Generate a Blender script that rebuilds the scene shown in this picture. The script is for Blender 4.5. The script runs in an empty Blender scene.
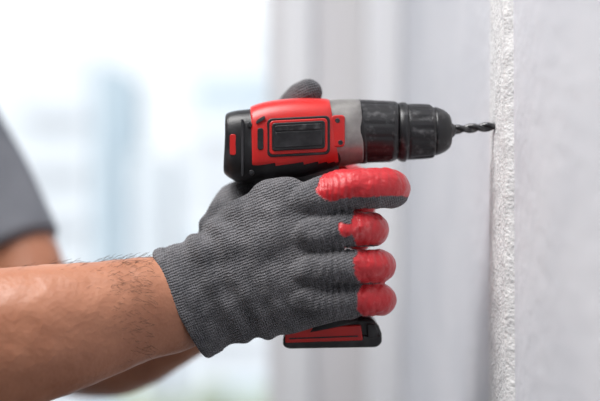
import bpy, bmesh, math, random, time
from mathutils import Vector, Matrix, noise
random.seed(3)
S=0.0008; D=0.9; H=1.3
scene=bpy.context.scene
def V(px,py,y=0.0):
    k=S*(1+y/D)
    return Vector(((px-300)*k, y, H+(200.5-py)*k))

# ---------------------------------------------------------------- materials
def nd(nt,t,**kw):
    n=nt.nodes.new(t)
    for k,v in kw.items():
        if k in n.inputs.keys(): n.inputs[k].default_value=v
        else: setattr(n,k,v)
    return n
def mat(name,c1,c2=None,rough=0.5,metal=0.0,scale=20,bump=0.0,bscale=200,bdist=0.001,sss=0.0,spec=0.5,lo=0.4,hi=0.65,detail=6):
    m=bpy.data.materials.new(name); m.use_nodes=True
    nt=m.node_tree; b=nt.nodes['Principled BSDF']
    b.inputs['Roughness'].default_value=rough
    b.inputs['Metallic'].default_value=metal
    b.inputs['Specular IOR Level'].default_value=spec
    tc=nd(nt,'ShaderNodeTexCoord')
    if c2 is None: c2=tuple(x*0.85 for x in c1)
    n=nd(nt,'ShaderNodeTexNoise'); n.inputs['Scale'].default_value=scale; n.inputs['Detail'].default_value=detail
    nt.links.new(tc.outputs['Object'],n.inputs['Vector'])
    r=nd(nt,'ShaderNodeValToRGB')
    r.color_ramp.elements[0].position=lo; r.color_ramp.elements[1].position=hi
    r.color_ramp.elements[0].color=(*c1,1); r.color_ramp.elements[1].color=(*c2,1)
    nt.links.new(n.outputs['Fac'],r.inputs['Fac'])
    nt.links.new(r.outputs['Color'],b.inputs['Base Color'])
    if bump>0:
        n2=nd(nt,'ShaderNodeTexNoise'); n2.inputs['Scale'].default_value=bscale; n2.inputs['Detail'].default_value=8
        nt.links.new(tc.outputs['Object'],n2.inputs['Vector'])
        bp=nd(nt,'ShaderNodeBump'); bp.inputs['Strength'].default_value=bump; bp.inputs['Distance'].default_value=bdist
        nt.links.new(n2.outputs['Fac'],bp.inputs['Height'])
        nt.links.new(bp.outputs['Normal'],b.inputs['Normal'])
    if sss>0:
        b.inputs['Subsurface Weight'].default_value=sss
        b.inputs['Subsurface Radius'].default_value=(0.01,0.004,0.002)
        b.inputs['Subsurface Scale'].default_value=1.0
    return m

M_black=mat('drill_black_plastic',(0.012,0.012,0.014),(0.06,0.06,0.064),rough=0.40,scale=70,bump=0.25,bscale=900,bdist=0.0005,lo=0.5,hi=0.85)
M_chuck=mat('chuck_black_dusty',(0.012,0.012,0.014),(0.14,0.14,0.145),rough=0.38,scale=140,bump=0.3,bscale=700,bdist=0.0005,lo=0.54,hi=0.88)
M_gloss=mat('drill_gloss_inset',(0.018,0.018,0.02),(0.05,0.05,0.055),rough=0.22,scale=40)
M_red=mat('drill_red_plastic',(0.60,0.020,0.018),(0.50,0.022,0.022),rough=0.34,scale=50,bump=0.1,bscale=600,bdist=0.0003)
M_grey=mat('gear_housing_grey',(0.22,0.21,0.205),(0.34,0.33,0.315),rough=0.36,metal=0.4,scale=60,bump=0.2,bscale=500,bdist=0.0004)
M_steel=mat('drill_bit_steel',(0.05,0.05,0.055),(0.12,0.12,0.12),rough=0.3,metal=0.8,scale=200)
M_skin=mat('skin',(0.48,0.21,0.12),(0.36,0.14,0.075),rough=0.45,scale=26,bump=0.55,bscale=240,bdist=0.0013,sss=0.05,lo=0.3,hi=0.75)
M_hair=mat('hair',(0.07,0.035,0.02),rough=0.6)
M_shirt=mat('tshirt_grey',(0.17,0.18,0.205),(0.21,0.22,0.245),rough=0.9,scale=15,bump=0.4,bscale=400)
M_trouser=mat('trouser_cloth',(0.03,0.045,0.08),rough=0.9,bump=0.4,bscale=500)
M_shoe=mat('boot_leather',(0.10,0.055,0.025),rough=0.6)
M_eye=mat('eye_white',(0.8,0.8,0.78),rough=0.2)
M_iris=mat('iris',(0.05,0.03,0.02),rough=0.2)
M_lip=mat('lip',(0.35,0.11,0.09),rough=0.5)

def glove_mat():
    m=bpy.data.materials.new('knit_glove_dipped'); m.use_nodes=True
    nt=m.node_tree; b=nt.nodes['Principled BSDF']; L=nt.links.new
    tc=nd(nt,'ShaderNodeTexCoord')
    mp=nd(nt,'ShaderNodeMapping'); mp.inputs['Rotation'].default_value=(0,math.radians(20),0)
    L(tc.outputs['Object'],mp.inputs['Vector'])
    def wave(d,sc,dist):
        w=nd(nt,'ShaderNodeTexWave'); w.bands_direction=d; w.inputs['Scale'].default_value=sc
        w.inputs['Distortion'].default_value=dist; w.inputs['Detail'].default_value=2; w.inputs['Detail Scale'].default_value=1.5
        L(mp.outputs['Vector'],w.inputs['Vector']); return w
    w1=wave('Z',155,3.5); w2=wave('X',180,3.5)
    mul=nd(nt,'ShaderNodeMath'); mul.operation='MULTIPLY_ADD'
    L(w2.outputs['Fac'],mul.inputs[0]); mul.inputs[1].default_value=0.9; L(w1.outputs['Fac'],mul.inputs[2])
    fz=nd(nt,'ShaderNodeTexNoise'); fz.inputs['Scale'].default_value=600; fz.inputs['Detail'].default_value=4
    L(tc.outputs['Object'],fz.inputs['Vector'])
    ad=nd(nt,'ShaderNodeMath'); ad.operation='MULTIPLY_ADD'; ad.inputs[1].default_value=1.8
    L(fz.outputs['Fac'],ad.inputs[0]); L(mul.outputs[0],ad.inputs[2])
    n=nd(nt,'ShaderNodeTexNoise'); n.inputs['Scale'].default_value=30; n.inputs['Detail'].default_value=12; n.inputs['Roughness'].default_value=0.72
    L(tc.outputs['Object'],n.inputs['Vector'])
    n3=nd(nt,'ShaderNodeTexNoise'); n3.inputs['Scale'].default_value=110; n3.inputs['Detail'].default_value=10; n3.inputs['Roughness'].default_value=0.7
    L(tc.outputs['Object'],n3.inputs['Vector'])
    r=nd(nt,'ShaderNodeValToRGB'); r.color_ramp.elements[0].position=0.36; r.color_ramp.elements[1].position=0.70
    r.color_ramp.elements[0].color=(0.060,0.061,0.069,1); r.color_ramp.elements[1].color=(0.205,0.200,0.212,1)
    L(n.outputs['Fac'],r.inputs['Fac'])
    rs=nd(nt,'ShaderNodeMapRange'); rs.inputs['From Min'].default_value=0.3; rs.inputs['From Max'].default_value=3.2
    rs.inputs['To Min'].default_value=0.5; rs.inputs['To Max'].default_value=1.5
    L(ad.outputs[0],rs.inputs['Value'])
    vm=nd(nt,'ShaderNodeVectorMath'); vm.operation='SCALE'
    L(r.outputs['Color'],vm.inputs[0]); L(rs.outputs['Result'],vm.inputs['Scale'])
    rr=nd(nt,'ShaderNodeValToRGB'); rr.color_ramp.elements[0].position=0.56; rr.color_ramp.elements[1].position=0.82
    rr.color_ramp.elements[0].color=(0.55,0.014,0.022,1); rr.color_ramp.elements[1].color=(0.70,0.22,0.22,1)
    L(n3.outputs['Fac'],rr.inputs['Fac'])
    at=nd(nt,'ShaderNodeAttribute'); at.attribute_name='coat'
    mx=nd(nt,'ShaderNodeMix'); mx.data_type='RGBA'
    L(at.outputs['Fac'],mx.inputs[0]); L(vm.outputs[0],mx.inputs[6]); L(rr.outputs['Color'],mx.inputs[7])
    L(mx.outputs[2],b.inputs['Base Color'])
    ro=nd(nt,'ShaderNodeMapRange'); ro.inputs['To Min'].default_value=0.95; ro.inputs['To Max'].default_value=0.38
    L(at.outputs['Fac'],ro.inputs['Value']); L(ro.outputs['Result'],b.inputs['Roughness'])
    b.inputs['Sheen Weight'].default_value=0.12
    hm=nd(nt,'ShaderNodeMix'); hm.data_type='FLOAT'
    L(at.outputs['Fac'],hm.inputs[0]); L(ad.outputs[0],hm.inputs[2])
    n4=nd(nt,'ShaderNodeTexNoise'); n4.inputs['Scale'].default_value=170; n4.inputs['Detail'].default_value=5; n4.inputs['Roughness'].default_value=0.55
    L(tc.outputs['Object'],n4.inputs['Vector'])
    m4=nd(nt,'ShaderNodeMath'); m4.operation='MULTIPLY'; m4.inputs[1].default_value=1.7
    L(n4.outputs['Fac'],m4.inputs[0]); L(m4.outputs[0],hm.inputs[3])
    bp=nd(nt,'ShaderNodeBump'); bp.inputs['Strength'].default_value=0.75; bp.inputs['Distance'].default_value=0.0012
    L(hm.outputs[0],bp.inputs['Height']); L(bp.outputs['Normal'],b.inputs['Normal'])
    return m
M_glove=glove_mat()

# ---------------------------------------------------------------- helpers
def link(o,parent=None):
    scene.collection.objects.link(o)
    if parent: o.parent=parent
    return o
def empty(name):
    e=bpy.data.objects.new(name,None); e.empty_display_size=0.05; return link(e)
def obj(name,bm,m=None,parent=None,smooth=True):
    bmesh.ops.recalc_face_normals(bm,faces=bm.faces)
    me=bpy.data.meshes.new(name); bm.to_mesh(me); bm.free()
    if smooth:
        me.polygons.foreach_set('use_smooth',[True]*len(me.polygons))
    o=bpy.data.objects.new(name,me)
    if m: me.materials.append(m)
    return link(o,parent)
def displace(me,fn):
    nv=len(me.vertices)
    co=[0.0]*(3*nv); me.vertices.foreach_get('co',co)
    no=[0.0]*(3*nv); me.vertices.foreach_get('normal',no)
    for i in range(nv):
        c=Vector(co[3*i:3*i+3]); d=fn(c)
        co[3*i]+=no[3*i]*d; co[3*i+1]+=no[3*i+1]*d; co[3*i+2]+=no[3*i+2]*d
    me.vertices.foreach_set('co',co); me.update()
def cr(p0,p1,p2,p3,t):
    return 0.5*((2*p1)+(-p0+p2)*t+(2*p0-5*p1+4*p2-p3)*t*t+(-p0+3*p1-3*p2+p3)*t**3)
def tube(bm,pts,ref=Vector((0,1,0)),n=28,sub=5,e=2.0,caps=True,roundcap=True,fixframe=None,mod=None):
    P=[(p[0].copy(),p[1],p[2]) for p in pts]
    s=[]
    if sub<=1: s=P
    else:
        for i in range(len(P)-1):
            a=P[max(i-1,0)];b=P[i];c=P[i+1];d=P[min(i+2,len(P)-1)]
            for k in range(sub):
                t=k/sub
                s.append((cr(a[0],b[0],c[0],d[0],t),max(1e-4,cr(a[1],b[1],c[1],d[1],t)),max(1e-4,cr(a[2],b[2],c[2],d[2],t))))
        s.append(P[-1])
    if roundcap:
        def capst(p,dirv,ref_r):
            out=[]
            for k in (1,2,3):
                a=k/3*math.pi/2*0.96
                out.append((p[0]+dirv*ref_r*math.sin(a),p[1]*math.cos(a),p[2]*math.cos(a)))
            return out
        d0=(s[0][0]-s[1][0]).normalized(); d1=(s[-1][0]-s[-2][0]).normalized()
        s=list(reversed(capst(s[0],d0,min(s[0][1],s[0][2]))))+s+capst(s[-1],d1,min(s[-1][1],s[-1][2]))
    rings=[]; prevv=None
    for i,(c,ra,rb) in enumerate(s):
        t=(s[min(i+1,len(s)-1)][0]-s[max(i-1,0)][0]).normalized()
        if fixframe: t=fixframe
        if prevv is None: v=(ref-t*ref.dot(t)).normalized()
        else:
            v=(prevv-t*prevv.dot(t)).normalized()
        prevv=v
        u=v.cross(t).normalized()
        ring=[]
        for j in range(n):
            a=2*math.pi*j/n
            ca,sa=math.cos(a),math.sin(a)
            x=math.copysign(abs(ca)**(2/e),ca); y=math.copysign(abs(sa)**(2/e),sa)
            f=mod(i,j) if mod else 1.0
            ring.append(bm.verts.new(c+u*ra*x*f+v*rb*y*f))
        rings.append(ring)
    for i in range(len(rings)-1):
        for j in range(n):
            bm.faces.new((rings[i][j],rings[i][(j+1)%n],rings[i+1][(j+1)%n],rings[i+1][j]))
    if caps:
        bm.faces.new(rings[0]); bm.faces.new(rings[-1])
    return rings
def ell(bm,c,r,rot=None,seg=24):
    m=Matrix.Translation(c)
    if rot: m=m@rot
    m=m@Matrix.Diagonal((*r,1))
    bmesh.ops.create_uvsphere(bm,u_segments=seg,v_segments=seg//2+2,radius=1,matrix=m)
def remesh(bm,name,vox,m,parent,smooth=4,factor=0.5):
    o=obj(name+'_tmp',bm)
    md=o.modifiers.new('r','REMESH'); md.mode='VOXEL'; md.voxel_size=vox
    sm=o.modifiers.new('s','SMOOTH'); sm.iterations=smooth; sm.factor=factor
    dg=bpy.context.evaluated_depsgraph_get(); dg.update()
    me=bpy.data.meshes.new_from_object(o.evaluated_get(dg))
    old=o.data; bpy.data.objects.remove(o); bpy.data.meshes.remove(old)
    me.name=name; me.materials.clear(); me.materials.append(m)
    me.polygons.foreach_set('use_smooth',[True]*len(me.polygons))
    return link(bpy.data.objects.new(name,me),parent)
def slab(name,poly,y0,y1,m,parent,bevel=0.0012,seg=3,yref=None):
    bm=bmesh.new()
    yr=yref if yref is not None else y0
    a=[];b=[]
    for p in poly:
        q=V(p[0],p[1],yr)
        a.append(bm.verts.new((q.x,y0,q.z))); b.append(bm.verts.new((q.x,y1,q.z)))
    n=len(poly)
    bm.faces.new(a); bm.faces.new(list(reversed(b)))
    for i in range(n): bm.faces.new((a[i],a[(i+1)%n],b[(i+1)%n],b[i]))
    o=obj(name,bm,m,parent)
    md=o.modifiers.new('bev','BEVEL'); md.width=bevel; md.segments=seg; md.limit_method='ANGLE'; md.angle_limit=math.radians(25)
    wn=o.modifiers.new('wn','WEIGHTED_NORMAL'); wn.keep_sharp=True
    return o
def rpoly(x0,y0,x1,y1,r,skew=0.0,k=4):
    out=[]
    for cx,cy,a0 in ((x1-r,y0+r,-90),(x1-r,y1-r,0),(x0+r,y1-r,90),(x0+r,y0+r,180)):
        for i in range(k+1):
            a=math.radians(a0+90*i/k)
            x=cx+r*math.cos(a); y=cy+r*math.sin(a)
            out.append((x,y-skew*(x-(x0+x1)/2)))
    return out
def box(name,x0,x1,y0,y1,z0,z1,m,parent=None,bevel=0):
    bm=bmesh.new()
    bmesh.ops.create_cube(bm,size=1,matrix=Matrix.Translation(((x0+x1)/2,(y0+y1)/2,(z0+z1)/2))@Matrix.Diagonal((x1-x0,y1-y0,z1-z0,1)))
    o=obj(name,bm,m,parent,smooth=False)
    if bevel:
        md=o.modifiers.new('b','BEVEL'); md.width=bevel; md.segments=3
    return o

# ---------------------------------------------------------------- drill
drill=empty('cordless_drill')
px=S
def hs(x,y,r,dp=None):
    return (V(x,y,0),r*px,(dp if dp else r*px))
bm=bmesh.new()
tube(bm,[hs(226,147,25,.019),hs(228,147,31,.024),hs(236,146.5,35,.027),hs(262,145.5,37,.029),hs(300,141,38.5,.029),hs(330,135,33,.028),hs(340,133,30,.025)],sub=5,n=48,e=3.2,roundcap=False)
obj('motor_housing',bm,M_black,drill)
bm=bmesh.new()
tube(bm,[hs(254,146,35.8,.0285),hs(259,145.5,37.8,.0302),hs(275,142,39.4,.0306),hs(300,138.6,38.8,.0306),hs(326,135,35,.0300),hs(333,134,33,.0285)],sub=6,n=64,e=3.2,roundcap=False,caps=False)
dead=[]
for f in bm.faces:
    c=f.calc_center_median(); k=S
    X=300+c.x/k; Y=200.5-(c.z-H)/k
    if Y>166-(X-260)*0.05: dead.append(f)
bmesh.ops.delete(bm,geom=dead,context='FACES')
o=obj('red_shell',bm,M_red,drill)
md=o.modifiers.new('so','SOLIDIFY'); md.thickness=0.0018; md.offset=0
md=o.modifiers.new('b','BEVEL'); md.width=0.0006; md.segments=2; md.limit_method='ANGLE'
for sgn,sd in ((-1,'near'),(1,'far')):
    def sl(nm,poly,h0,h1,m,bv=0.001):
        ya,yb=sorted((sgn*h0,sgn*h1))
        slab(nm+'_'+sd,poly,ya,yb,m,drill,bv,yref=-0.03)
    sl('vent_frame',rpoly(267,117,330,156,5,0.05),.025,.0316,M_black,.0009)
    sl('red_rib',rpoly(269.5,119.5,327.5,153.5,4,0.05),.025,.0322,M_red,.0009)
    sl('inset_frame',rpoly(272,122,325,150,3,0.05),.025,.0334,M_black,.0008)
    sl('inset_panel',rpoly(275,131.5,322,147,2,0.05),.025,.0338,M_gloss,.0005)
    sl('inset_bar',rpoly(275,124.8,322,130.5,2,0.05),.025,.0338,M_chuck,.0005)
    sl('vent_slot',rpoly(257.5,128,263.5,150,2.5),.025,.0318,M_black,.0006)
    sl('vent_slot_small',rpoly(256,118,265,122,2,0.6),.025,.0316,M_black,.0006)
    sl('rear_badge',rpoly(229.5,134,236,155,2),.018,.0272,M_red,.0006)
    sl('rear_groove',rpoly(241,119,243.5,176,1.2),.02,.0288,M_gloss,.0005)
    sl('red_tab',rpoly(331,115,345,147,3.5,0.05),.02,.0297,M_red,.0012)
    for i in range(4):
        sl('screw_%d'%i,rpoly((249,247,335,338)[i],(170,122,118,140)[i],(254,252,340,343)[i],(175,127,123,145)[i],2.4),.02,(.0300,.0297,.0300,.0300)[i],M_steel,.0004)
bm=bmesh.new()
tube(bm,[hs(326,134.5,33.2,.0285),hs(332,134,33.8,.0288),hs(345,132.5,33,.0270),hs(358,131.5,32,.0258),hs(361,131.3,30.5,.0247)],sub=4,n=56,e=2.7,roundcap=False)
obj('gear_housing',bm,M_grey,drill)
bm=bmesh.new()
tube(bm,[hs(356,131.8,29),hs(358,131.7,31.8),hs(362,131.6,32.2),hs(366,131.4,31.5),hs(388,131.6,30.6),hs(393,131.8,30.2),hs(396,132,28.5),hs(398,132,25)],sub=4,n=120,roundcap=False,
     mod=lambda i,j:(1.0 if (i<10 or i>18) else (1.0 if (j%8)<6 else 0.982)))
obj('torque_collar',bm,M_chuck,drill)
bm=bmesh.new()
tube(bm,[hs(396,132.3,24),hs(398,132.3,28.2),hs(401,132.2,29.6),hs(405,132.1,29.6),hs(407,132.1,27.8),hs(410,132,28),hs(428,131.5,27.2),hs(432,131.3,26),hs(434,131.2,23.8),hs(436,131.2,24.2),hs(443,131,21.5),hs(448,130.8,18),hs(450.5,130.7,14),hs(451,130.7,8)],sub=3,n=120,roundcap=False,
     mod=lambda i,j:(0.965 if (15<i<20 and j%8<3) else 1.0))
obj('keyless_chuck',bm,M_chuck,drill)
bm=bmesh.new()
tube(bm,[hs(449,130.4,8),hs(452,130.2,7.6),hs(455,130,5)],sub=2,n=24,roundcap=False)
obj('chuck_jaws',bm,M_steel,drill)
bm=bmesh.new()
A=V(450,130.0);B=V(500,126);t=(B-A).normalized();v=Vector((0,1,0));u=v.cross(t)
rings=[];N=110
for i in range(N+1):
    f=i/N; c=A.lerp(B,f)
    Rr=0.0039*(1 if f<0.93 else max(0.05,(1-f)/0.07))
    tw=0 if f<0.12 else (f-0.12)*2*math.pi*1.7
    ring=[]
    for j in range(24):
        a=2*math.pi*j/24
        rr=Rr*(1 if f<0.10 else (0.42+0.58*abs(math.cos(a))**0.8))
        aa=a+tw
        ring.append(bm.verts.new(c+u*rr*math.cos(aa)+v*rr*math.sin(aa)))
    rings.append(ring)
for i in range(N):
    for j in range(24): bm.faces.new((rings[i][j],rings[i][(j+1)%24],rings[i+1][(j+1)%24],rings[i+1][j]))
bm.faces.new(rings[0]);bm.faces.new(rings[-1])
obj('spiral_bit',bm,M_steel,drill)
bm=bmesh.new()
tube(bm,[(V(308,165),.026,.018),(V(312,190),.0225,.017),(V(316,230),.021,.0165),(V(320,275),.0215,.0165),(V(325,310),.025,.018),(V(328,326),.030,.020)],sub=5,n=40,e=2.5,roundcap=False)
obj('pistol_grip',bm,M_black,drill)
bm=bmesh.new()
tube(bm,[(V(338,176),.010,.009),(V(345,186),.011,.009),(V(341,200),.009,.009),(V(340,212),.007,.008)],n=24,sub=5)
obj('trigger',bm,M_red,drill)
slab('battery_foot',[(286,326),(300,320),(372,318),(379,326),(382,334),(382,340),(284,341)],-.014,.046,M_black,drill,.003)
slab('battery_case',[(283,337),(382,335),(382,343),(377,347.5),(288,349),(283,346)],-.0165,.0485,M_black,drill,.002)
slab('battery_red_panel',[(285,334),(298,327.5),(361,325),(363,340.5),(285,343)],-.0185,.0505,M_red,drill,.0012)
slab('battery_latch',[(367,324),(375,324),(378,332),(377,338),(368,338)],-.018,.050,M_black,drill,.001)
slab('battery_red_groove',[(289,338),(358,335.5),(358,336.9),(289,339.4)],-.0190,.051,M_black,drill,.0002)

# ---------------------------------------------------------------- gloves
def finger_coat(me,chains):
    at=me.attributes.new('coat','FLOAT','POINT')
    nv=len(me.vertices); vals=[0.0]*nv
    co=[0.0]*(3*nv); me.vertices.foreach_get('co',co)
    pre=[]
    for (pts,rad,s0,kk,sh,lc) in chains:
        segs=[];acc=0
        for a,b in zip(pts[:-1],pts[1:]):
            ab=b-a; L=ab.length; segs.append((a,ab,L,L*L,acc)); acc+=L
        pre.append((segs,rad,s0,kk,sh,lc))
    xmin=min(p.x for c in chains for p in c[0])-.02
    for i in range(nv):
        if co[3*i]<xmin: continue
        c=Vector(co[3*i:3*i+3]); best=None
        for ci,pr in enumerate(pre):
            for a,ab,L,L2,acc in pr[0]:
                tt=(c-a).dot(ab)/L2; tt=0 if tt<0 else (1 if tt>1 else tt)
                off=c-a-ab*tt; d=off.length-pr[1]
                if best is None or d<best[0]: best=(d,ci,acc+tt*L,off)
        d,ci,s,off=best
        _,rad,s0,kk,sh,lc=pre[ci]
        wob=noise.noise(c*130)*0.0018+noise.noise(c*400)*0.0006
        q=(off.z-sh)/rad
        ok=s>s0+kk*q*q+wob and d<0.009 and off.z/rad>lc+wob*30
        vals[i]=1.0 if ok else 0.0
    at.data.foreach_set('value',vals)

bm=bmesh.new()
fx=Vector((0.89,0,0.455)).normalized()
CUFF=(184,303,-.010)
palm=[(V(*CUFF),.0465,.0345),(V(194,299,-.010),.0462,.0335),(V(208,293,-.010),.0462,.0325),(V(228,284,-.012),.0490,.0325),(V(262,269,-.018),.0560,.0315),(V(298,252,-.030),.0610,.0235),(V(326,243,-.038),.0575,.0165),(V(336,242,-.040),.0500,.011)]
tube(bm,palm,n=48,sub=5,e=2.25,roundcap=False,fixframe=fx)
F={
 'index':([(280,214,-.030),(312,200,-.042),(345,190,-.0475),(383,188,-.040),(391,190,-.010),(376,191,.018),(352,193,.026)],[.015,.0160,.0156,.0156,.0146,.0125,.0115]),
 'middle':([(285,238,-.034),(316,235,-.047),(343,230,-.0505),(367,229,-.041),(372,230,-.012),(360,232,.016),(338,233,.025)],[.014,.0146,.0130,.0134,.0128,.0120,.011]),
 'ring':([(285,266,-.034),(316,268,-.047),(345,267,-.0505),(374,266,-.041),(379,266,-.012),(365,266,.016),(338,266,.025)],[.014,.0144,.0128,.0130,.0126,.0118,.011]),
 'pinky':([(285,293,-.032),(318,300,-.043),(347,300.5,-.046),(375,299.5,-.038),(380,300,-.012),(366,300,.013),(342,300,.021)],[.0135,.0138,.0120,.0126,.0122,.0112,.0105]),
 'thumb':([(215,262,-.002),(232,218,.012),(246,197,.028),(285,190,.042),(322,190,.040)],[.026,.021,.0165,.0145,.0125]),
}
for k,(pts,rad) in F.items():
    tube(bm,[(V(*p),r,r) for p,r in zip(pts,rad)],n=24,sub=6)
for p,r in (((320,201,-.050),.013),((317,233,-.055),.012),((317,267,-.055),.0115),((317,298,-.050),.011)):
    ell(bm,V(*p),(r*1.25,r*.6,r))
ell(bm,V(338,312,-.030),(.020,.014,.006))
g=remesh(bm,'work_glove',0.0011,M_glove,None,smooth=3)
me=g.data
chs=[]
for k,s0px,kk,sh,lc in (('index',49,.014,.0045,-.42),('middle',62,.011,.001,-.85),('ring',66,.011,.001,-.88),('pinky',69,.011,.0,-.9)):
    chs.append(([V(*p) for p in F[k][0]],.0145,s0px*S*.95,kk,sh,lc))
finger_coat(me,chs)
cuffp=V(*CUFF)
PIP=[V(372,188,-.045),V(362,229,-.045),V(366,266,-.045),V(366,300,-.042)]
MCP=[V(336,196,-.05),V(334,232,-.05),V(334,267,-.05),V(334,299,-.05)]
def wr(c):
    k=S*(1+c.y/D); X=300+c.x/k
    al=(c-cuffp).dot(fx)/S
    d=0
    if X<360:
        d+=0.0024*noise.noise(Vector((c.x*24,c.y*26,c.z*55)))
        d+=0.0013*noise.noise(Vector((c.x*70+5,c.y*60,c.z*90)))
        if al<100:
            w=max(0,1-abs(al-42)/58)
            d+=0.0018*w*math.sin(al*0.24+5*noise.noise(c*20))
    if al<14: d=max(d,0)+.0004
    for p in MCP:
        r=(c-p).length
        if r<.022: d+=0.0013*(1-r/.022)*math.sin((c.x-p.x)*1300+3.5*noise.noise(c*60))
    for p in PIP:
        r=(c-p).length
        if r<.02: d-=0.0014*(1-r/.02)*max(0,math.sin((c.x-p.x)*1000+3.5*noise.noise(c*70)))
    if X>=335: d+=0.0007*noise.noise(c*130)
    return d
displace(me,wr)
bm=bmesh.new()
def band():
    r=[]
    for sft,f in ((-4,1.0),(-2,1.025),(1,1.03),(4,1.022),(7,1.0)):
        r.append((cuffp+fx*sft*S,.0465*f,.0345*f))
    return r
tube(bm,band(),n=180,sub=3,e=2.25,roundcap=False,caps=False,fixframe=fx,mod=lambda i,j:1.0+0.004*(1 if j%3==0 else -0.3)+0.008*math.sin(j*0.21))
o=obj('cuff_band',bm,M_glove,g)
md=o.modifiers.new('so','SOLIDIFY'); md.thickness=0.002

bm=bmesh.new()
ax2=(V(300,215,.075)-V(222,292,.12)).normalized()
tube(bm,[(V(225,290,.118),.036,.029),(V(240,278,.108),.036,.028),(V(262,252,.092),.044,.026),(V(288,228,.080),.050,.020),(V(306,214,.074),.046,.015)],n=36,sub=5,e=2.25,roundcap=False,fixframe=ax2)
G={
 'index':([(300,182,.074),(325,176,.076),(352,178,.068),(362,182,.046)],[.012,.0115,.011,.010]),
 'middle':([(303,205,.076),(332,204,.078),(356,206,.068),(364,208,.044)],[.012,.012,.0115,.010]),
 'ring':([(300,230,.078),(330,234,.078),(354,238,.066),(360,240,.044)],[.012,.0118,.011,.010]),
 'pinky':([(292,254,.080),(322,262,.078),(342,268,.064),(350,270,.044)],[.011,.0108,.010,.009]),
 'thumb':([(262,225,.088),(268,175,.078),(282,132,.064),(294,106,.046),(303,96,.024),(310,92,.006)],[.018,.0155,.0140,.0130,.0122,.0105]),
}
for k,(pts,rad) in G.items():
    tube(bm,[(V(*p),r,r) for p,r in zip(pts,rad)],n=24,sub=6)
g2=remesh(bm,'work_glove.001',0.0017,M_glove,None,smooth=3)
finger_coat(g2.data,[([V(*p) for p in G[k][0]],.012,50*S,.002,0,-9) for k in ('index','middle','ring','pinky')]+[([V(*p) for p in G['thumb'][0]],.014,10,.0,0,-9)])
displace(g2.data,lambda c:0.0016*noise.noise(c*50))

# ---------------------------------------------------------------- person
worker=empty('construction_worker')
W=lambda x,y,z:Vector((x,y,z+H))
sh_r=W(-.47,.0,.12); sh_l=V(-62,108,.38)
bm=bmesh.new()
elb=V(-118,372,-.065)
tube(bm,[(sh_r,.052,.052),(sh_r.lerp(elb,.35),.052,.050),(sh_r.lerp(elb,.7),.045,.045),(elb,.044,.044)],n=32,sub=6)
tube(bm,[(elb,.042,.042),(V(-70,358,-.063),.052,.048),(V(-10,344,-.058),.0555,.048),(V(50,330,-.048),.0510,.044),(V(100,319,-.036),.0450,.038),(V(140,309,-.024),.0405,.0335),(V(172,304,-.014),.0385,.031),(V(195,297,-.010),.035,.027),(V(212,292,-.010),.033,.025)],n=40,sub=7,e=2.1)
el=V(62,352,.29)
tube(bm,[(sh_l,.050,.050),(sh_l.lerp(el,.35),.050,.048),(sh_l.lerp(el,.7),.046,.044),(el,.040,.040)],n=32,sub=6)
tube(bm,[(el,.042,.042),(V(105,352,.245),.047,.043),(V(150,337,.19),.041,.037),(V(200,312,.14),.033,.029),(V(228,288,.116),.029,.026)],n=32,sub=6)
hc=W(-.445,.19,.375)
tube(bm,[(W(-.50,.19,.13),.062,.062),(W(-.485,.19,.22),.056,.058),(W(-.46,.19,.30),.055,.056)],n=32,sub=4)
ell(bm,hc+Vector((-.015,0,.035)),(.098,.078,.098),seg=32)
ell(bm,hc+Vector((.025,0,-.025)),(.068,.062,.088),seg=32)
ell(bm,hc+Vector((.055,0,-.085)),(.030,.030,.024))
tube(bm,[(hc+Vector((.082,0,.02)),.007,.008),(hc+Vector((.098,0,-.005)),.009,.010),(hc+Vector((.104,0,-.022)),.011,.014)],n=20,sub=4)
for s in (-1,1):
    ell(bm,hc+Vector((-.01,s*.076,-.005)),(.020,.008,.032))
    ell(bm,hc+Vector((.078,s*.030,.028)),(.012,.022,.008))
sk=remesh(bm,'skin_body',0.0032,M_skin,worker,smooth=5)
displace(sk.data,lambda c:(0 if c.x>-.105 else 1)*(0.0022*noise.noise(Vector((c.x*11,c.y*22,c.z*30)))+0.0006*noise.noise(c*90))*min(1,max(0,(-.105-c.x)/.03)))
for s in (-1,1):
    bm=bmesh.new(); ell(bm,hc+Vector((.074,s*.030,.004)),(.014,.014,.011)); obj('eye_%s'%('r' if s<0 else 'l'),bm,M_eye,worker)
    bm=bmesh.new(); ell(bm,hc+Vector((.0865,s*.030,.003)),(.003,.006,.006)); obj('iris_%s'%('r' if s<0 else 'l'),bm,M_iris,worker)
bm=bmesh.new(); ell(bm,hc+Vector((.088,0,-.052)),(.008,.024,.007)); obj('mouth',bm,M_lip,worker)
bm=bmesh.new()
ell(bm,hc+Vector((-.028,0,.050)),(.098,.084,.100),seg=40); obj('short_hair',bm,M_hair,worker)
bm=bmesh.new()
T=[(W(-.50,.19,-.38),.175,.115),(W(-.51,.19,-.22),.165,.105),(W(-.51,.19,-.05),.185,.115),(W(-.505,.19,.07),.195,.110),(W(-.50,.19,.13),.15,.085),(W(-.49,.19,.165),.085,.07)]
tube(bm,[(c,a,b) for c,a,b in T],ref=Vector((1,0,0)),n=48,sub=6,e=2.4,roundcap=False)
hem_l=sh_l.lerp(el,.62)
tube(bm,[(sh_l,.060,.060),(sh_l.lerp(hem_l,.5),.060,.058),(hem_l,.0570,.056)],n=36,sub=6,roundcap=False)
hem_r=sh_r.lerp(elb,.5)
tube(bm,[(sh_r+Vector((-.02,.03,.0)),.062,.062),(sh_r.lerp(hem_r,.5),.062,.060),(hem_r,.062,.060)],n=36,sub=6,roundcap=False)
ell(bm,sh_l+Vector((-.005,-.01,-.005)),(.066,.066,.062)); ell(bm,sh_r+Vector((-.01,.02,-.005)),(.066,.066,.062))
t_=remesh(bm,'t_shirt',0.005,M_shirt,worker,smooth=3)
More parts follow.
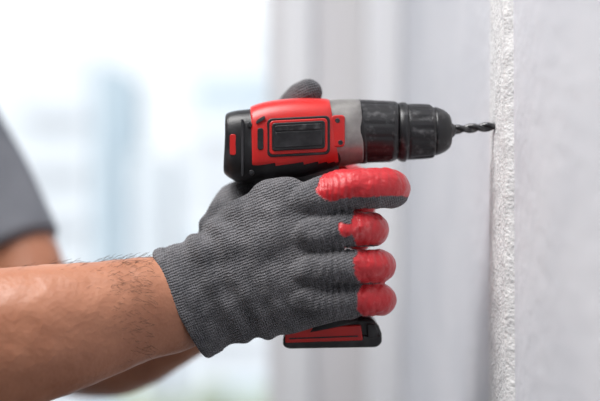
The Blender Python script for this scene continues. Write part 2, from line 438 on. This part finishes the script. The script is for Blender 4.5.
displace(t_.data,lambda c:0.005*noise.noise(Vector((c.x*14,c.y*14,c.z*9))))
bm=bmesh.new()
tube(bm,[(W(-.50,.19,-.34),.168,.112),(W(-.50,.19,-.45),.18,.12),(W(-.50,.19,-.52),.16,.11)],ref=Vector((1,0,0)),n=40,sub=5,e=2.4)
for yy,xx in ((.09,-.46),(.29,-.52)):
    tube(bm,[(W(-.50,yy,-.46),.090,.092),(W((xx-.5)/2,yy,-.65),.080,.085),(W(xx+.01,yy,-.86),.062,.066),(W(xx,yy,-1.05),.060,.064),(W(xx-.01,yy,-1.22),.058,.060)],ref=Vector((1,0,0)),n=32,sub=5)
remesh(bm,'trousers',0.007,M_trouser,worker,smooth=3)
for i,(yy,xx) in enumerate(((.09,-.46),(.29,-.52))):
    bm=bmesh.new()
    tube(bm,[(W(xx-.01,yy,-1.14),.052,.052),(W(xx-.01,yy,-1.23),.050,.055)],ref=Vector((1,0,0)),n=28,sub=3)
    tube(bm,[(W(xx-.05,yy,-1.262),.042,.035),(W(xx+.04,yy,-1.260),.046,.038),(W(xx+.12,yy,-1.270),.050,.028),(W(xx+.175,yy,-1.276),.042,.022)],ref=Vector((0,0,1)),n=28,sub=4)
    o=remesh(bm,'boot_%d'%(i+1),0.005,M_shoe,worker,smooth=2)
    nv=len(o.data.vertices); co=[0.0]*(3*nv); o.data.vertices.foreach_get('co',co)
    for j in range(2,3*nv,3): co[j]=max(co[j],0.001)
    o.data.vertices.foreach_set('co',co)
cu=bpy.data.curves.new('arm_hair','CURVE'); cu.dimensions='3D'; cu.bevel_depth=0.00009; cu.bevel_resolution=0
for i in range(1500):
    f=random.random()
    axp=V(-40,349,-.06).lerp(V(155,307,-.022),f); r=.0535*(1-f)+.0395*f; rd=.046*(1-f)+.033*f
    a=random.uniform(-.9,2.5)
    nrm=Vector((0,-math.cos(a),math.sin(a)))
    p=axp+Vector((0.0,nrm.y*rd,nrm.z*r))*1.0
    d=Vector((random.uniform(.4,1),0,random.uniform(-.6,.3))).normalized()
    L=random.uniform(.005,.011)
    sp=cu.splines.new('POLY'); sp.points.add(3)
    for k in range(4):
        t=k/3; q=p+d*L*t+nrm*(0.0028*math.sin(t*2.0)) ; sp.points[k].co=(*q,1)
ho=bpy.data.objects.new('arm_hair',cu); cu.materials.append(M_hair); link(ho,worker)

# ---------------------------------------------------------------- room
M_wall=mat('painted_plaster_wall',(0.63,0.64,0.685),(0.70,0.705,0.745),rough=0.8,scale=9,bump=0.5,bscale=70,bdist=0.003)
M_wall2=mat('painted_wall_grey',(0.30,0.30,0.31),rough=0.85,scale=3)
M_bead=mat('rough_filler_plaster',(0.70,0.70,0.71),(0.84,0.84,0.84),rough=0.95,scale=90,bump=0.9,bscale=330,bdist=0.002)
M_wallw=mat('window_wall_paint',(0.70,0.69,0.71),(0.73,0.725,0.74),rough=0.8,scale=3)
M_frame=mat('window_frame_white',(0.83,0.84,0.87),(0.86,0.87,0.89),rough=0.35,scale=5)
M_floor=mat('screed_floor',(0.11,0.10,0.095),(0.15,0.14,0.13),rough=0.85,scale=8,bump=0.3,bscale=80)
M_ceil=mat('ceiling_paint',(0.80,0.80,0.80),rough=0.9)
WX=0.160; YE=0.86
box('wall_right',WX,WX+.15,-2.4,YE+.30,0,2.7,M_wall)
bm=bmesh.new(); rows=620; cols=44; grid=[]
for i in range(rows+1):
    z=0.02+2.66*i/rows
    row=[]
    for j in range(cols+1):
        f=j/cols
        wob=0.0022*noise.noise(Vector((z*14,0.3,0)))+0.0014*noise.noise(Vector((z*60,f*2,0)))
        low=max(-.35,min(.35,H-z))
        y=0.055-0.115*f+wob+(0.035*low*(1-f)-0.022*low*f)
        prof=min(1,f/0.40)*min(1,(1-f)/0.05)
        prof=math.sin(min(1,max(0,prof))*math.pi/2)
        h=prof*(0.0046+0.0022*f)+prof*(0.0010*noise.noise(Vector((y*60,z*45,1)))+0.0009*noise.noise(Vector((y*200,z*160,4))))
        # chipped plaster around the drilled hole
        rr=math.hypot(y,z-V(495,126.5).z)
        if rr<.009: h-=0.0012*(1-rr/.009)
        row.append(bm.verts.new((WX+0.0008-h,y,z)))
    grid.append(row)
for i in range(rows):
    for j in range(cols): bm.faces.new((grid[i][j],grid[i][j+1],grid[i+1][j+1],grid[i+1][j]))
obj('trim_1',bm,M_bead)
yw=YE+.02
xa=V(367,0,yw).x; xb=V(312,0,yw+.10).x; xc=V(274,0,yw+.12).x
box('wall_window_pier',xb,WX+.02,yw+.10,yw+.34,0,2.7,M_wallw)
box('trim_2',xa,WX,yw-.02,yw+.10,0,2.7,M_frame,bevel=.008)
box('wall_window_below',-2.6,xb,yw+.10,yw+.34,0,0.55,M_wallw)
box('wall_window_above',-2.6,xb,yw+.10,yw+.34,2.45,2.7,M_wallw)
box('wall_window_side',-2.6,-2.0,yw+.10,yw+.34,0.55,2.45,M_wallw)
win=empty('window_1')
y0,y1=yw+.11,yw+.17
box('stile_right',xc+.012,xb,y0-.03,y1,.55,2.45,M_frame,win,bevel=.006)
box('stile_inner',xc-.010,xc+.014,y0+.015,y1+.01,.60,2.40,M_wallw,win,bevel=.004)
box('stile_left',-2.0,-1.93,y0,y1,.55,2.45,M_frame,win,bevel=.006)
box('mullion',-1.02,-.94,y0,y1,.55,2.45,M_frame,win,bevel=.006)
box('rail_top',-2.0,xb,y0,y1,2.38,2.45,M_frame,win,bevel=.006)
box('rail_bottom',-2.0,xb,y0,y1,.55,.62,M_frame,win,bevel=.006)
box('sill',-2.02,xb,yw+.02,y0,.53,.555,M_frame,win,bevel=.006)
box('wall_left',-2.75,-2.6,-2.4,yw+.34,0,2.7,M_wall2)
box('wall_back',-2.75,WX+.15,-2.55,-2.4,0,2.7,M_wall2)
box('floor',-2.75,WX+.15,-2.55,yw+.34,-.12,0,M_floor)
box('ceiling',-2.75,WX+.15,-2.55,yw+.34,2.7,2.82,M_ceil)

# ---------------------------------------------------------------- outside
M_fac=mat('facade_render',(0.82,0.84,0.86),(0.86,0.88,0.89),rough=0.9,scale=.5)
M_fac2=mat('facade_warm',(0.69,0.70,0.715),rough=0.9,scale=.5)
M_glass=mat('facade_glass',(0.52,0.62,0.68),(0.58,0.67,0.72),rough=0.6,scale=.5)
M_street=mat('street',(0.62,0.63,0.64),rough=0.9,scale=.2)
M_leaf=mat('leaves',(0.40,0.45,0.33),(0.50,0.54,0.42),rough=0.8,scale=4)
M_bark=mat('bark',(0.2,0.17,0.15),rough=0.9)
box('ground_outside',-90,60,3,140,-9.2,-9.0,M_street)
def bb(nm,p0,p1,y,dep,m,par):
    a=V(p0[0],p0[1],y); c=V(p1[0],p1[1],y)
    return box(nm,a.x,c.x,y,y+dep,c.z,a.z,m,par)
b1=empty('office_building'); y=40
a=V(182,30,y); c=V(330,0,y)
box('block',a.x,c.x,y,y+12,-9,a.z,M_fac,b1)
for i in range(7):
    t0=84+i*50
    bb('window_band_%d'%i,(194,t0),(300,t0+(34 if i%2 else 22)),y-.08,.1,M_fac2 if i%3 else M_glass,b1)
b2=empty('glass_tower'); y=46
a=V(-60,30,y)
box('block',a.x,V(94,0,y).x,y,y+10,-9,V(0,50,y).z,M_fac,b2)
box('stair_glazing',V(96,0,y).x,V(120,0,y).x,y+.2,y+8,-9,V(0,64,y).z,M_glass,b2)
box('wing',V(122,0,y).x,V(160,0,y).x,y+1,y+9,-9,V(0,150,y).z,M_fac,b2)
for i in range(6):
    bb('balcony_%d'%i,(20,110+i*55),(78,122+i*55),y-.6,.7,M_fac2,b2)
tree=empty('street_tree')
bm=bmesh.new()
base=V(228,462,18)
tube(bm,[(Vector((base.x,18,-9)),.22,.22),(Vector((base.x,18,-5)),.17,.17),(base,.12,.12)],n=16,sub=3); obj('trunk',bm,M_bark,tree)
bm=bmesh.new()
for i in range(60):
    d=Vector((random.gauss(0,.75),random.gauss(0,.7),random.gauss(0,.6)))
    bmesh.ops.create_icosphere(bm,subdivisions=2,radius=random.uniform(.25,.5),matrix=Matrix.Translation(base+d))
for v_ in bm.verts: v_.co+=Vector((noise.noise(v_.co*3),noise.noise(v_.co*3+Vector((9,0,0))),noise.noise(v_.co*3+Vector((0,9,0)))))*.25
obj('crown',bm,M_leaf,tree,smooth=False)

# ---------------------------------------------------------------- lights
w=bpy.data.worlds.new('sky'); scene.world=w; w.use_nodes=True
bg=w.node_tree.nodes['Background']; nt=w.node_tree
tc=nt.nodes.new('ShaderNodeTexCoord'); sep=nt.nodes.new('ShaderNodeSeparateXYZ'); rp=nt.nodes.new('ShaderNodeValToRGB')
nt.links.new(tc.outputs['Generated'],sep.inputs[0]); nt.links.new(sep.outputs['Z'],rp.inputs['Fac']); nt.links.new(rp.outputs['Color'],bg.inputs['Color'])
rp.color_ramp.elements[0].position=0.0; rp.color_ramp.elements[0].color=(.96,.98,1,1)
rp.color_ramp.elements[1].position=0.6; rp.color_ramp.elements[1].color=(.84,.92,1,1)
bg.inputs['Strength'].default_value=1.25
sd=bpy.data.lights.new('sun','SUN'); sd.energy=1.0; sd.angle=0.05; so=bpy.data.objects.new('sun',sd); link(so)
so.rotation_euler=(math.radians(50),0,math.radians(-25))
lamp=empty('ceiling_lamp')  # added fill light, out of view, to brighten the room interior
def area(nm,loc,size,e,col,parent):
    l=bpy.data.lights.new(nm,'AREA'); l.shape='RECTANGLE'; l.size=size[0]; l.size_y=size[1]; l.energy=e; l.color=col
    o=bpy.data.objects.new(nm,l); o.location=loc; link(o,parent); return o
area('fill_area_light',(-.75,-.45,2.62),(1.1,.8),47,(1,.985,.97),lamp)
box('fill_light_housing',-1.32,-.18,-.87,-.03,2.635,2.70,M_frame,lamp)  # made-up casing above the added fill light

# ---------------------------------------------------------------- camera
cd=bpy.data.cameras.new('camera'); cam=bpy.data.objects.new('camera',cd); link(cam)
cam.location=(0,-D,H); cam.rotation_euler=(math.radians(90),0,0)
cd.sensor_width=36; cd.lens=36*D/(600*S)
cd.clip_start=0.02; cd.clip_end=400
cd.dof.use_dof=True; cd.dof.focus_distance=D-.035; cd.dof.aperture_fstop=2.0
scene.camera=cam
scene.view_settings.view_transform='Standard'
